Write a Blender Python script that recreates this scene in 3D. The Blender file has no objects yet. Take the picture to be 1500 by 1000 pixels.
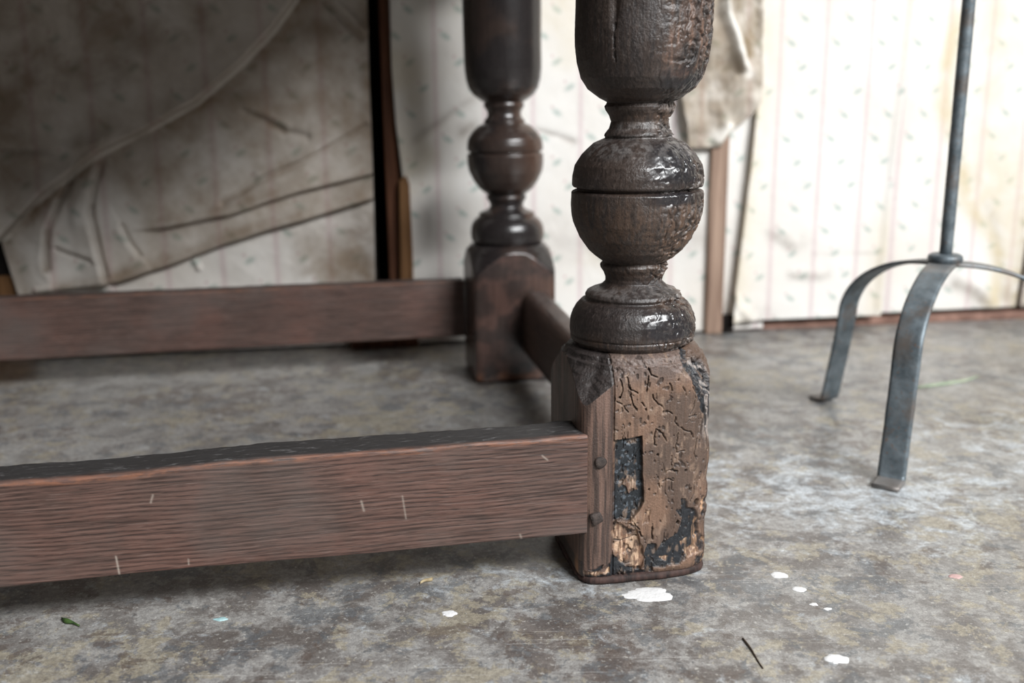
import bpy, bmesh, math, random
import numpy as np
from mathutils import Vector, Matrix

scene = bpy.context.scene
col = scene.collection
random.seed(4)

# ------------------------------------------------------------------ camera
F_PX, CAM_H = 1458.33, 0.37                     # 35 mm lens on a 36 mm sensor, 1500 px wide
PITCH, ROLL = math.radians(13.6), math.radians(0.65)
FW = np.array([0, math.cos(PITCH), -math.sin(PITCH)])
_r0 = np.array([1.0, 0, 0]); _u0 = np.array([0, math.sin(PITCH), math.cos(PITCH)])
RT = math.cos(ROLL) * _r0 - math.sin(ROLL) * _u0
UP = math.sin(ROLL) * _r0 + math.cos(ROLL) * _u0
CAM = np.array([0, 0, CAM_H])
cd = bpy.data.cameras.new('camera'); cam = bpy.data.objects.new('camera', cd); col.objects.link(cam)
cd.sensor_width = 36; cd.lens = 35; cd.clip_start = 0.02
cam.matrix_world = Matrix([[RT[i], UP[i], -FW[i], CAM[i]] for i in range(3)] + [[0, 0, 0, 1]])
cd.dof.use_dof = True; cd.dof.focus_distance = 0.745; cd.dof.aperture_fstop = 4.2
scene.camera = cam

# ------------------------------------------------------------------ light and exposure
w = bpy.data.worlds.new('world'); scene.world = w; w.use_nodes = True
w.node_tree.nodes['Background'].inputs[0].default_value = (1.0, 0.96, 0.91, 1)
w.node_tree.nodes['Background'].inputs[1].default_value = 0.09
def area(name, loc, target, sx, sy, power, colr):
    l = bpy.data.lights.new(name, 'AREA'); l.shape = 'RECTANGLE'; l.size = sx; l.size_y = sy
    l.energy = power; l.color = colr
    o = bpy.data.objects.new(name, l); col.objects.link(o); o.location = loc
    o.rotation_euler = (Vector(target) - Vector(loc)).to_track_quat('-Z', 'Y').to_euler()
    return o
area('window_daylight', (1.75, -1.16, 2.16), (0.0, 1.0, 0.15), 2.0, 0.62, 192, (0.975, 0.99, 1.0))
scene.view_settings.view_transform = 'Standard'; scene.view_settings.look = 'None'
scene.view_settings.gamma = 1; scene.view_settings.exposure = 0.0
scene.view_settings.use_curve_mapping = False

# ------------------------------------------------------------------ numeric noise
_rng = np.random.RandomState(11)
_PERM = np.tile(_rng.permutation(4096).astype(np.int32), 2); _VAL = _rng.rand(4096).astype(np.float32)
def vnoise(x, y, z, seed=0):
    x, y, z = np.broadcast_arrays(np.asarray(x, np.float32), np.asarray(y, np.float32), np.asarray(z, np.float32))
    f0 = [np.floor(t) for t in (x, y, z)]
    fx, fy, fz = [(t - q) for t, q in zip((x, y, z), f0)]
    fx, fy, fz = [t * t * (3 - 2 * t) for t in (fx, fy, fz)]
    ix = (f0[0].astype(np.int32) + seed * 131) & 4095; iy = f0[1].astype(np.int32) & 4095; iz = f0[2].astype(np.int32) & 4095
    iz1 = (iz + 1) & 4095
    def along_z(p): a = _VAL[_PERM[p + iz]]; return a + (_VAL[_PERM[p + iz1]] - a) * fz
    def along_y(p): a = along_z(_PERM[p + iy]); return a + (along_z(_PERM[p + ((iy + 1) & 4095)]) - a) * fy
    a = along_y(_PERM[ix]); return a + (along_y(_PERM[ix + 1]) - a) * fx        # 0..1
def fbm(x, y, z, octv=4, seed=0, gain=0.5):
    a, s, t = 1.0, 0, 0
    for k in range(octv):
        s = s + a * vnoise(x * 2 ** k, y * 2 ** k, z * 2 ** k, seed + k * 7); t += a; a *= gain
    return s / t
def sstep(a, b, x):
    t = np.clip((x - a) / (b - a), 0, 1); return t * t * (3 - 2 * t)
def poly_dist(px, py, pts):
    d = np.full(np.shape(px), 1e9)
    for (ax, ay), (bx, by) in zip(pts[:-1], pts[1:]):
        vx, vy = bx - ax, by - ay; L = vx * vx + vy * vy + 1e-18
        t = np.clip(((px - ax) * vx + (py - ay) * vy) / L, 0, 1)
        d = np.minimum(d, np.hypot(px - ax - t * vx, py - ay - t * vy))
    return d
def inside(px, py, pts):
    c = np.zeros(np.shape(px), bool)
    n = len(pts)
    for i in range(n):
        (ax, ay), (bx, by) = pts[i], pts[(i + 1) % n]
        if ay == by: continue
        cond = ((ay > py) != (by > py)) & (px < (bx - ax) * (py - ay) / (by - ay) + ax)
        c ^= cond
    return c
def poly_mask(px, py, pts, soft):
    """1 inside, falling to 0 over `soft` outside the outline"""
    d = poly_dist(px, py, list(pts) + [pts[0]])
    s = np.where(inside(px, py, pts), d, -d)
    return sstep(-soft, soft, s), s
def lin(r, g, b):
    return np.array([((c / 255 + 0.055) / 1.055) ** 2.4 if c / 255 > 0.04045 else c / 255 / 12.92 for c in (r, g, b)])
def lin4(r, g, b): return tuple(lin(r, g, b)) + (1,)

# ------------------------------------------------------------------ mesh helpers
def link(name, me, mat=None, parent=None):
    o = bpy.data.objects.new(name, me); col.objects.link(o)
    if mat and me is not None and not me.materials: me.materials.append(mat)
    if parent: o.parent = parent
    return o
def tag(o, label=None, cat=None, group=None, kind=None):
    if label: o['label'] = label
    if cat: o['category'] = cat
    if group: o['group'] = group
    if kind: o['kind'] = kind
    return o
def empty(name, loc=(0, 0, 0), rz=0):
    o = bpy.data.objects.new(name, None); col.objects.link(o)
    o.location = loc; o.rotation_euler = (0, 0, rz); o.empty_display_size = 0.05
    return o
def raw_mesh(name, V, faces, smooth=True):
    me = bpy.data.meshes.new(name)
    me.from_pydata([tuple(v) for v in V], [], faces)
    me.update()
    if smooth: me.polygons.foreach_set('use_smooth', [True] * len(me.polygons))
    return me
def grid_mesh(name, V, wrap=False, cap0=False, cap1=False, attrs=None, uv=None, smooth=True, flip=False):
    """V[n, m, 3]: rows n, columns m (columns close up when wrap)"""
    n, m = V.shape[:2]
    idx = np.arange(n * m).reshape(n, m)
    if wrap: nxt = np.roll(idx, -1, axis=1); a, b = idx[:-1], nxt[:-1]; c, d = nxt[1:], idx[1:]
    else: a, b, c, d = idx[:-1, :-1], idx[:-1, 1:], idx[1:, 1:], idx[1:, :-1]
    Q = np.stack([a, b, c, d], -1).reshape(-1, 4)
    if flip: Q = Q[:, ::-1]
    loops = Q.ravel(); starts = np.arange(len(Q)) * 4; tot = np.full(len(Q), 4)
    for cap, row in ((cap0, idx[0][::-1]), (cap1, idx[-1])):
        if cap:
            r_ = row[::-1] if flip else row
            starts = np.append(starts, len(loops)); tot = np.append(tot, m); loops = np.append(loops, r_)
    me = bpy.data.meshes.new(name)
    me.vertices.add(n * m); me.vertices.foreach_set('co', V.reshape(-1).astype(np.float32))
    me.loops.add(len(loops)); me.loops.foreach_set('vertex_index', loops.astype(np.int32))
    me.polygons.add(len(starts)); me.polygons.foreach_set('loop_start', starts.astype(np.int32))
    me.polygons.foreach_set('loop_total', tot.astype(np.int32))
    me.update(calc_edges=True)
    if smooth: me.polygons.foreach_set('use_smooth', np.ones(len(starts), bool))
    for k, A in (attrs or {}).items():
        if A.ndim == 3:
            at = me.attributes.new(k, 'FLOAT_COLOR', 'POINT')
            at.data.foreach_set('color', np.concatenate([A.reshape(-1, 3), np.ones((n * m, 1))], 1).astype(np.float32).ravel())
        else:
            at = me.attributes.new(k, 'FLOAT', 'POINT'); at.data.foreach_set('value', A.astype(np.float32).ravel())
    if uv is not None:
        ul = me.uv_layers.new(name='uv'); f = uv.reshape(-1, 2)[loops.astype(int)]
        ul.data.foreach_set('uv', f.astype(np.float32).ravel())
    me.validate()
    return me
def box_mesh(name, x0, x1, y0, y1, z0, z1, bev=0.003, seg=2, jitter=0.0):
    bm = bmesh.new(); bmesh.ops.create_cube(bm, size=1)
    for v in bm.verts:
        v.co = Vector((x0 + (v.co.x + .5) * (x1 - x0), y0 + (v.co.y + .5) * (y1 - y0), z0 + (v.co.z + .5) * (z1 - z0)))
        v.co += Vector([random.uniform(-jitter, jitter) for _ in range(3)])
    if bev: bmesh.ops.bevel(bm, geom=list(bm.edges), offset=bev, segments=seg, profile=0.6, affect='EDGES')
    me = bpy.data.meshes.new(name); bm.to_mesh(me); bm.free()
    return me
def tube_mesh(name, pts, rad, seg=16, cap=True):
    P = np.array(pts, float); n = len(P); rad = np.broadcast_to(rad, (n,))
    Tn = np.gradient(P, axis=0); Tn /= np.linalg.norm(Tn, axis=1)[:, None]
    up = np.array([0, 0, 1.0]) if abs(Tn[0][2]) < .9 else np.array([1.0, 0, 0])
    rows = []
    for i in range(n):
        a = np.cross(Tn[i], up); a /= np.linalg.norm(a); b = np.cross(a, Tn[i])
        th = np.linspace(0, 2 * np.pi, seg, endpoint=False)
        rows.append(P[i] + rad[i] * (np.cos(th)[:, None] * a + np.sin(th)[:, None] * b))
    return grid_mesh(name, np.array(rows), wrap=True, cap0=cap, cap1=cap)

# ------------------------------------------------------------------ node helpers
class NT:
    def __init__(s, name):
        s.m = bpy.data.materials.new(name); s.m.use_nodes = True
        s.t = s.m.node_tree; s.b = s.t.nodes['Principled BSDF']
    def new(s, ty, **kw):
        n = s.t.nodes.new(ty)
        for k, v in kw.items(): setattr(n, k, v)
        return n
    def put(s, sock, v):
        if isinstance(v, bpy.types.NodeSocket): s.t.links.new(v, sock)
        elif v is not None: sock.default_value = v
    def coord(s, scale=(1, 1, 1), rot=(0, 0, 0), loc=(0, 0, 0), kind='Object'):
        c = s.new('ShaderNodeTexCoord'); mp = s.new('ShaderNodeMapping')
        s.t.links.new(c.outputs[kind], mp.inputs[0])
        mp.inputs['Location'].default_value = loc; mp.inputs['Rotation'].default_value = rot; mp.inputs['Scale'].default_value = scale
        return mp.outputs[0]
    def noise(s, vec, scale=5, detail=4, rough=0.5, dist=0.0):
        n = s.new('ShaderNodeTexNoise'); s.put(n.inputs['Vector'], vec)
        n.inputs['Scale'].default_value = scale; n.inputs['Detail'].default_value = detail
        n.inputs['Roughness'].default_value = rough; n.inputs['Distortion'].default_value = dist
        return n.outputs[0]
    def ramp(s, fac, lo, hi, a=0.0, b=1.0):
        n = s.new('ShaderNodeMapRange'); s.put(n.inputs[0], fac)
        n.inputs[1].default_value = lo; n.inputs[2].default_value = hi; n.inputs[3].default_value = a; n.inputs[4].default_value = b
        return n.outputs[0]
    def mix(s, fac, a, b, mode='MIX'):
        n = s.new('ShaderNodeMix', data_type='RGBA', blend_type=mode)
        s.put(n.inputs[0], fac); s.put(n.inputs[6], a); s.put(n.inputs[7], b)
        return n.outputs[2]
    def math(s, op, a, b=None, c=None):
        n = s.new('ShaderNodeMath', operation=op); s.put(n.inputs[0], a)
        if b is not None: s.put(n.inputs[1], b)
        if c is not None: s.put(n.inputs[2], c)
        return n.outputs[0]
    def attr(s, name, out='Fac'):
        n = s.new('ShaderNodeAttribute', attribute_name=name); return n.outputs[out]
    def bump(s, h, strength=0.3, dist=0.002):
        n = s.new('ShaderNodeBump'); s.put(n.inputs['Height'], h); n.inputs['Strength'].default_value = strength
        n.inputs['Distance'].default_value = dist; s.t.links.new(n.outputs[0], s.b.inputs['Normal'])
    def out(s, colr=None, rough=None, metal=None, spec=None):
        s.put(s.b.inputs['Base Color'], colr); s.put(s.b.inputs['Roughness'], rough)
        if metal is not None: s.put(s.b.inputs['Metallic'], metal)
        if spec is not None: s.put(s.b.inputs['Specular IOR Level'], spec)
        return s.m

# ------------------------------------------------------------------ materials
def mat_floor():
    n = NT('worn_painted_concrete'); c = n.coord()
    sx = n.new('ShaderNodeSeparateXYZ'); n.t.links.new(c, sx.inputs[0])
    big = n.noise(c, 3.2, 4, .55); mid = n.noise(c, 26, 10, .72, .25); fine = n.noise(c, 190, 6, .7, .2); grit = n.noise(c, 800, 3, .6)
    zone = n.noise(n.coord(loc=(1.1, 8.2, 0)), 7, 4, .6)
    col_ = n.mix(n.ramp(mid, .45, .55), lin4(104, 98, 94), lin4(160, 158, 155))
    col_ = n.mix(n.ramp(big, .42, .60, 0, .55), col_, lin4(162, 161, 158))
    # blue grey ground-in dirt
    bl = n.noise(n.coord(loc=(3.1, 1.7, 0)), 30, 10, .74, .3)
    bz = n.math('ADD', bl, n.math('MULTIPLY', n.math('SUBTRACT', n.noise(n.coord(loc=(2, 7, 0)), 8, 3), .5), .35))
    col_ = n.mix(n.ramp(bz, .54, .57, 0, .6), col_, lin4(90, 97, 103))
    # putty coloured remains of old paint, in zones
    oc = n.noise(n.coord(loc=(7.3, 2.9, 0)), 36, 11, .76, .3)
    oc = n.math('ADD', oc, n.math('MULTIPLY', n.math('SUBTRACT', zone, .5), .55))
    col_ = n.mix(n.ramp(oc, .545, .57, 0, .66), col_, lin4(170, 161, 140))
    # brown patches
    br = n.noise(n.coord(loc=(5.3, 4.4, 0)), 34, 10, .74, .3)
    br = n.math('ADD', br, n.math('MULTIPLY', n.math('SUBTRACT', n.noise(n.coord(loc=(9, 3, 0)), 7, 3), .5), .5))
    col_ = n.mix(n.ramp(br, .575, .60, 0, .62), col_, lin4(88, 74, 66))
    # chalky paint scuffs, thickest where the paint was walked off beside the iron stand
    def blob(cx, cy, rx, ry):
        ax = n.math('DIVIDE', n.math('SUBTRACT', sx.outputs[0], cx), rx); ay = n.math('DIVIDE', n.math('SUBTRACT', sx.outputs[1], cy), ry)
        return n.ramp(n.math('SQRT', n.math('ADD', n.math('MULTIPLY', ax, ax), n.math('MULTIPLY', ay, ay))), 1.0, .2)
    chalk = n.math('MAXIMUM', n.math('MAXIMUM', blob(.33, .90, .26, .17), blob(.62, 1.02, .25, .16)), n.math('MULTIPLY', blob(.02, .72, .10, .05), .7))
    wh = n.noise(n.coord(loc=(2.2, 6.1, 0), scale=(1, 1.2, 1)), 26, 12, .78, .3)
    thr = n.math('ADD', wh, n.math('MULTIPLY', chalk, .13))
    col_ = n.mix(n.ramp(thr, .57, .68, 0, .8), col_, lin4(208, 216, 222))
    sp = n.noise(n.coord(loc=(4.2, 1.1, 0)), 260, 5, .65)
    col_ = n.mix(n.ramp(sp, .60, .63, 0, .6), col_, lin4(204, 202, 196))
    for rot, lo in ((.5, .66), (-.9, .67), (1.35, .67), (2.3, .675)):
        s_ = n.noise(n.coord(scale=(8, 700, 1), rot=(0, 0, rot)), 1, 2, .5, .0)
        gate = n.ramp(n.noise(n.coord(loc=(rot * 5, 0, 0)), 9, 2), .48, .60)
        col_ = n.mix(n.math('MULTIPLY', n.ramp(s_, lo, lo + .05, 0, .6), gate), col_, lin4(210, 208, 204))
    col_ = n.mix(n.ramp(fine, .44, .56, .35, .0), col_, lin4(76, 71, 68))
    col_ = n.mix(.5, col_, n.ramp(grit, .3, .7, .5, 1.6), 'MULTIPLY')
    h = n.math('ADD', n.math('MULTIPLY', fine, .6), n.math('MULTIPLY', grit, .3)); h = n.math('ADD', h, mid)
    n.bump(h, .3, .0015)
    return n.out(col_, n.ramp(bl, .3, .7, .27, .46), spec=.85)

def mat_oak(name, dark, mid_, light, axis=0, freq=330, rough=(.38, .6), edge=True, grey=None):
    """dark stained oak; grain along local axis 0 (x) or 1 (y)"""
    n = NT(name)
    sc = [1, 1, 1]; k = [freq, freq, freq]; k[axis] = 7
    warp = n.noise(n.coord(), 6, 3, .5)
    wv = n.new('ShaderNodeVectorMath', operation='ADD')
    cw = n.new('ShaderNodeCombineXYZ'); n.t.links.new(n.math('MULTIPLY', warp, 2.6), cw.inputs[2])
    n.t.links.new(n.coord(scale=tuple(k)), wv.inputs[0]); n.t.links.new(cw.outputs[0], wv.inputs[1])
    g = n.noise(wv.outputs[0], 1, 3, .5, .1)
    line = n.math('ABSOLUTE', n.math('SUBTRACT', g, .5))
    k2 = [1500, 1500, 1500]; k2[axis] = 55
    pores = n.noise(n.coord(scale=tuple(k2)), 1, 2, .5)
    k3 = [700, 700, 700]; k3[axis] = 22
    fib = n.noise(n.coord(scale=tuple(k3)), 1, 4, .6)
    blot = n.noise(n.coord(), 14, 5, .6)
    c = n.mix(n.ramp(fib, .32, .68), dark, mid_)
    c = n.mix(n.ramp(blot, .42, .68, 0, .6), c, light)
    c = n.mix(n.math('MULTIPLY', n.ramp(line, .05, .010, 0, .5), n.ramp(fib, .70, .40, .35, 1)), c, tuple(x * .55 for x in dark[:3]) + (1,))
    c = n.mix(n.ramp(pores, .37, .31, 0, .7), c, lin4(30, 24, 22))
    c = n.mix(n.ramp(pores, .62, .70, 0, .35), c, lin4(150, 132, 124))
    if edge:
        sz = n.new('ShaderNodeSeparateXYZ'); n.t.links.new(n.coord(), sz.inputs[0])
        wob = n.math('MULTIPLY', n.noise(n.coord(scale=(7, 7, 16)), 1, 4, .55), 4.2)
        sn = n.math('SINE', n.math('MULTIPLY', n.math('ADD', n.math('DIVIDE', sz.outputs[2], .0034), wob), 2 * math.pi))
        brk = n.noise(n.coord(scale=(45, 300, 300)), 1, 4, .65)
        gl_ = n.math('MULTIPLY', n.ramp(sn, .35, .98), n.ramp(brk, .40, .58))
        c = n.mix(n.math('MULTIPLY', gl_, .85), c, tuple(x * .42 for x in dark[:3]) + (1,))
        c = n.mix(n.ramp(sn, -.4, -1, 0, .2), c, lin4(130, 108, 98))
    if grey: c = n.mix(n.ramp(n.noise(n.coord(loc=(4, 2, 1)), 8, 4), .46, .66, 0, .65), c, grey)
    if edge:
        e = n.attr('edge'); dirt = n.attr('dust')
        c = n.mix(n.math('MULTIPLY', e, n.ramp(n.noise(n.coord(scale=(60, 300, 300)), 1, 5, .7), .42, .58)), c, lin4(146, 96, 70))
        tp = n.noise(n.coord(scale=(70, 330, 330)), 1, 6, .7, .6)
        tc = n.mix(n.ramp(tp, .57, .72), lin4(50, 48, 48), lin4(128, 126, 126))
        c = n.mix(dirt, c, tc)
        c = n.mix(n.attr('mark'), c, lin4(186, 174, 162))
    h = n.math('ADD', n.math('MULTIPLY', n.ramp(line, 0, .06), .5), n.math('MULTIPLY', pores, .5))
    n.bump(h, .35, .0012)
    return n.out(c, n.ramp(blot, .3, .7, rough[0], rough[1]), spec=.5)

def mat_leg(name='aged_turned_oak', bs=.5):
    n = NT(name)
    base = n.attr('col', 'Color'); gl = n.attr('gloss')
    g = n.noise(n.coord(scale=(420, 420, 22)), 1, 4, .6, .2)
    f = n.noise(n.coord(), 700, 4, .65)
    c = n.mix(.55, base, n.ramp(g, .3, .7, .55, 1.45), 'MULTIPLY')
    c = n.mix(.35, c, n.ramp(f, .3, .7, .5, 1.5), 'MULTIPLY')
    n.bump(n.math('ADD', n.math('MULTIPLY', g, .7), n.math('MULTIPLY', f, .9)), bs, .0014)
    bn = [q for q in n.t.nodes if q.type == 'BUMP'][0]; n.put(bn.inputs['Strength'], n.math('MULTIPLY', n.ramp(gl, .3, 1.1, 1, .15), bs))
    return n.out(c, n.math('MAXIMUM', n.math('SUBTRACT', n.ramp(f, .3, .7, .50, .68), n.math('MULTIPLY', gl, .40)), .26), spec=.6)

def mat_paper():
    n = NT('striped_sprig_wallpaper')
    uv = n.new('ShaderNodeUVMap', uv_map='uv'); sp = n.new('ShaderNodeSeparateXYZ'); n.t.links.new(uv.outputs[0], sp.inputs[0])
    u, v = sp.outputs[0], sp.outputs[1]                        # u in stripe widths, v in sprig rows
    nz = n.noise(uv.outputs[0], 9, 3, .6)
    # paper ground with foxing and grubby zones
    big = n.noise(n.coord(), 5, 6, .6)
    c = n.mix(n.ramp(big, .35, .7), lin4(238, 236, 232), lin4(228, 222, 214))
    fu = n.math('FRACT', u)
    # rosy stripe at the cell edge with a thinner line beside it
    dist0 = n.math('ABSOLUTE', n.math('SUBTRACT', fu, .5))
    s1 = n.ramp(dist0, .40, .47); s2 = n.math('MULTIPLY', n.ramp(dist0, .465, .485), n.ramp(nz, .35, .6))
    c = n.mix(n.math('MULTIPLY', s1, .34), c, lin4(206, 180, 184))
    c = n.mix(n.math('MULTIPLY', s2, .25), c, lin4(178, 140, 150))
    # sprigs wander left and right between the stripes
    row = n.math('FLOOR', v); fv = n.math('SUBTRACT', n.math('FRACT', v), .5)
    cs = n.math('COSINE', n.math('MULTIPLY', row, math.pi / 2)); off = n.math('SUBTRACT', .5, n.math('MULTIPLY', cs, .27))
    du = n.math('SUBTRACT', fu, off)
    sl = n.math('MULTIPLY', n.math('SINE', n.math('MULTIPLY_ADD', row, math.pi / 2, .8)), .5)
    du2 = n.math('ADD', du, n.math('MULTIPLY', fv, sl))
    d = n.math('SQRT', n.math('ADD', n.math('POWER', n.math('MULTIPLY', du2, 9.5), 2), n.math('POWER', n.math('MULTIPLY', fv, 5.2), 2)))
    d = n.math('ADD', d, n.math('MULTIPLY', n.math('SUBTRACT', n.noise(uv.outputs[0], 26, 2, .6), .5), 2.0))
    c = n.mix(n.ramp(d, 1.0, .45, 0, .5), c, lin4(122, 156, 146))
    d2 = n.math('SQRT', n.math('ADD', n.math('POWER', n.math('MULTIPLY', n.math('ADD', du, .10), 26), 2), n.math('POWER', n.math('MULTIPLY', n.math('SUBTRACT', fv, .22), 12), 2)))
    c = n.mix(n.ramp(d2, 1.0, .6, 0, .5), c, lin4(196, 160, 164))
    # sheet colour: brown dampness with crease shade, ochre tide marks, grey grime, lit fold
    st = n.noise(n.coord(loc=(3, 1, 2)), 14, 7, .65, .4)
    br = n.math('MULTIPLY', n.attr('damp_shade'), n.ramp(st, .30, .62))
    c = n.mix(br, c, lin4(100, 78, 58), 'MIX')
    c = n.mix(n.math('MULTIPLY', n.attr('ochre'), n.ramp(st, .32, .56, .15, .8)), c, lin4(210, 194, 156))
    c = n.mix(n.math('MULTIPLY', n.attr('grime'), n.ramp(n.noise(n.coord(), 30, 6, .6), .25, .7, .35, .75)), c, lin4(126, 104, 78))
    c = n.mix(n.attr('raw_lit'), c, lin4(244, 240, 232))
    n.bump(n.math('ADD', n.noise(n.coord(), 90, 4, .5), n.math('MULTIPLY', big, 3)), .25, .003)
    return n.out(c, .82, spec=.25)

def mat_timber(name, a, b, rough=.7):
    n = NT(name); g = n.noise(n.coord(scale=(160, 160, 6)), 1, 5, .6, .3); bl = n.noise(n.coord(), 7, 4)
    c = n.mix(n.ramp(g, .35, .65), a, b); c = n.mix(n.ramp(bl, .5, .75, 0, .5), c, a)
    n.bump(g, .3, .002); return n.out(c, rough, spec=.3)

def mat_plain(name, a, b, scale=20, rough=.7, bump=.2, metal=0, spec=.4):
    n = NT(name); g = n.noise(n.coord(), scale, 6, .62, .2)
    c = n.mix(n.ramp(g, .35, .65), a, b); n.bump(n.noise(n.coord(), scale * 6, 4, .6), bump, .002)
    return n.out(c, rough, metal=metal, spec=spec)

def mat_iron():
    n = NT('wrought_iron'); g = n.noise(n.coord(), 55, 7, .65, .3); f = n.noise(n.coord(), 240, 5, .6); b = n.noise(n.coord(loc=(2, 5, 1)), 22, 4, .6)
    c = n.mix(n.ramp(g, .35, .65), lin4(84, 94, 100), lin4(122, 132, 138))
    c = n.mix(n.ramp(b, .52, .66, 0, .8), c, lin4(104, 96, 90))
    c = n.mix(n.ramp(f, .60, .68, 0, .7), c, lin4(122, 92, 70))
    c = n.mix(n.attr('dust'), c, lin4(150, 140, 132))
    n.bump(n.math('ADD', f, g), .3, .0012)
    return n.out(c, n.ramp(g, .3, .7, .40, .56), metal=.35, spec=.5)

M_FLOOR = mat_floor()
M_RAIL = mat_oak('stretcher_oak', lin4(66, 51, 46), lin4(106, 83, 75), lin4(114, 77, 66), 0, 150, (.42, .62), True, lin4(98, 90, 86))
M_SIDE = mat_oak('side_stretcher_oak', lin4(42, 32, 29), lin4(78, 60, 52), lin4(92, 68, 56), 1, 120, (.36, .55), False)
M_TOP = mat_oak('table_top_oak', lin4(40, 30, 26), lin4(76, 56, 46), lin4(88, 64, 52), 0, 160, (.4, .6), False)
M_LEG = mat_leg(); M_LEG_FAR = mat_leg('polished_turned_oak', .12)
M_PAPER = mat_paper()
M_STUD = mat_timber('red_brown_timber', lin4(70, 42, 28), lin4(112, 72, 50))
M_BATTEN = mat_timber('pale_brown_batten', lin4(104, 72, 44), lin4(146, 108, 72))
M_POST = mat_timber('weathered_post', lin4(124, 100, 86), lin4(176, 150, 132))
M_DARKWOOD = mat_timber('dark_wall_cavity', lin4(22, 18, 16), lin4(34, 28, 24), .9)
M_PLASTER = mat_plain('old_wall_lining', lin4(150, 128, 104), lin4(186, 170, 148), 12, .9)
M_SKIRT = mat_plain('red_brown_skirting', lin4(104, 76, 66), lin4(156, 122, 108), 30, .75)
M_IRON = mat_iron()
M_PEG = mat_plain('oak_peg', lin4(44, 38, 36), lin4(84, 73, 68), 220, .55, .5)
M_PAINT = mat_plain('white_paint_splash', lin4(226, 226, 226), lin4(240, 240, 240), 90, .6, .3)
M_TWIG = mat_plain('dry_twig', lin4(58, 46, 38), lin4(86, 70, 56), 120, .7)
M_LEAF = mat_plain('green_leaf_bit', lin4(44, 66, 34), lin4(74, 100, 48), 120, .6)
M_FLAKE = mat_plain('pale_wood_flake', lin4(160, 142, 108), lin4(186, 170, 136), 120, .7)
M_PINK = mat_plain('pink_paint_fleck', lin4(196, 160, 156), lin4(206, 174, 170), 120, .7)
M_BLUE = mat_plain('pale_blue_fleck', lin4(150, 192, 196), lin4(186, 216, 218), 120, .7)

# ================================================================== SETTING
# wall plane: through WALL_P, running along WALL_S (yawed 7.5 degrees), facing the room
WYAW = math.radians(7.55)
WS = np.array([math.cos(WYAW), math.sin(WYAW), 0]); WN = np.array([math.sin(WYAW), -math.cos(WYAW), 0])
WALL_P = np.array([0.0, 1.5533, 0])
def on_wall(px, py, off=0.0):
    """photo measurement -> (s along the wall, z) on the wall plane"""
    d = FW + RT * (px - 750) / F_PX - UP * (py - 500) / F_PX
    P0 = WALL_P + WN * off
    t = ((P0 - CAM) @ WN) / (d @ WN); P = CAM + d * t
    return float((P - WALL_P) @ WS), float(P[2])
def wpt(s, z, off): return WALL_P + WS * s + WN * off + np.array([0, 0, 1.0]) * z

fl = link('floor', raw_mesh('floor', [(-3, -2.2, 0), (3, -2.2, 0), (3, 2.2, 0), (-3, 2.2, 0)], [(0, 1, 2, 3)]), M_FLOOR)
tag(fl, 'worn mottled grey concrete floor with ochre and white paint traces', kind='structure')

# wall: two lined slabs with a deep dark slot between them
wall = empty('wall_back', tuple(WALL_P), WYAW)                # local x along the wall, local -y into the room
tag(wall, 'back wall hung with stained striped wallpaper', kind='structure')
s_slot0, _ = on_wall(546, 250); s_slot1, _ = on_wall(567, 250)
WH = 1.5
link('wall_lining', box_mesh('wall_lining', -2.6, s_slot0, .022, .16, 0, WH, .002), M_PLASTER, wall)
link('wall_lining', box_mesh('wall_lining', s_slot1, 2.6, .022, .16, 0, WH, .002), M_PLASTER, wall)
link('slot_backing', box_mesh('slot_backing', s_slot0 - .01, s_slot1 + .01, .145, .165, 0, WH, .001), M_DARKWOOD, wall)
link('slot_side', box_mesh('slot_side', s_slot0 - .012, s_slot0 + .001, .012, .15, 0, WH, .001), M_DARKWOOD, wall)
tag(link('timber_stud', box_mesh('timber_stud', s_slot1 - .003, s_slot1 + .019, -.012, .15, 0, WH, .003), M_STUD, wall),
    'red-brown timber edge beside the dark slot')

# tapered batten in front of the stud
def prism(name, pts, y0, y1, mat, parent, bev=.0015):
    """outline in (s, z) on the wall, extruded from y0 to y1 (local y, negative = towards the room)"""
    bm = bmesh.new(); f = [bm.verts.new((s, y0, z)) for s, z in pts]; fc = bm.faces.new(f)
    r = bmesh.ops.extrude_face_region(bm, geom=[fc])
    for v in r['geom']:
        if isinstance(v, bmesh.types.BMVert): v.co.y = y1
    bmesh.ops.recalc_face_normals(bm, faces=bm.faces)
    if bev: bmesh.ops.bevel(bm, geom=list(bm.edges), offset=bev, segments=1, affect='EDGES')
    me = bpy.data.meshes.new(name); bm.to_mesh(me); bm.free()
    return link(name, me, mat, parent)
pts = [on_wall(587, 490), on_wall(606, 490), on_wall(604, 380), on_wall(599, 268), on_wall(594, 255), on_wall(584, 262)]
tag(prism('batten', pts, .004, -.030, M_BATTEN, wall), 'pale brown tapered batten at the foot of the wall')
pts = [on_wall(518, 500), on_wall(612, 500), on_wall(616, 506), on_wall(600, 511), on_wall(535, 509)]
# low dark sill block at the foot of the slot
s0, _ = on_wall(515, 500); s1, _ = on_wall(612, 500)
tag(link('sill_block', box_mesh('sill_block', s0, s1, -.035, .02, 0, .020, .004), M_STUD, wall), 'dark red-brown sill block at the foot of the slot')
# weathered post behind the torn flap
s0, _ = on_wall(1031, 330); s1, _ = on_wall(1054, 330)
tag(link('wall_post', box_mesh('wall_post', s0 - .002, s1, -.034, .03, 0, .352, .004), M_POST, wall), 'weathered brown post behind the torn wallpaper')
s0, _ = on_wall(1046, 440); s1, _ = on_wall(1058, 440)
link('wall_post', box_mesh('wall_post', s0 + .004, s1 + .010, -.032, .03, 0, .030, .003), M_DARKWOOD, wall)
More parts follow.
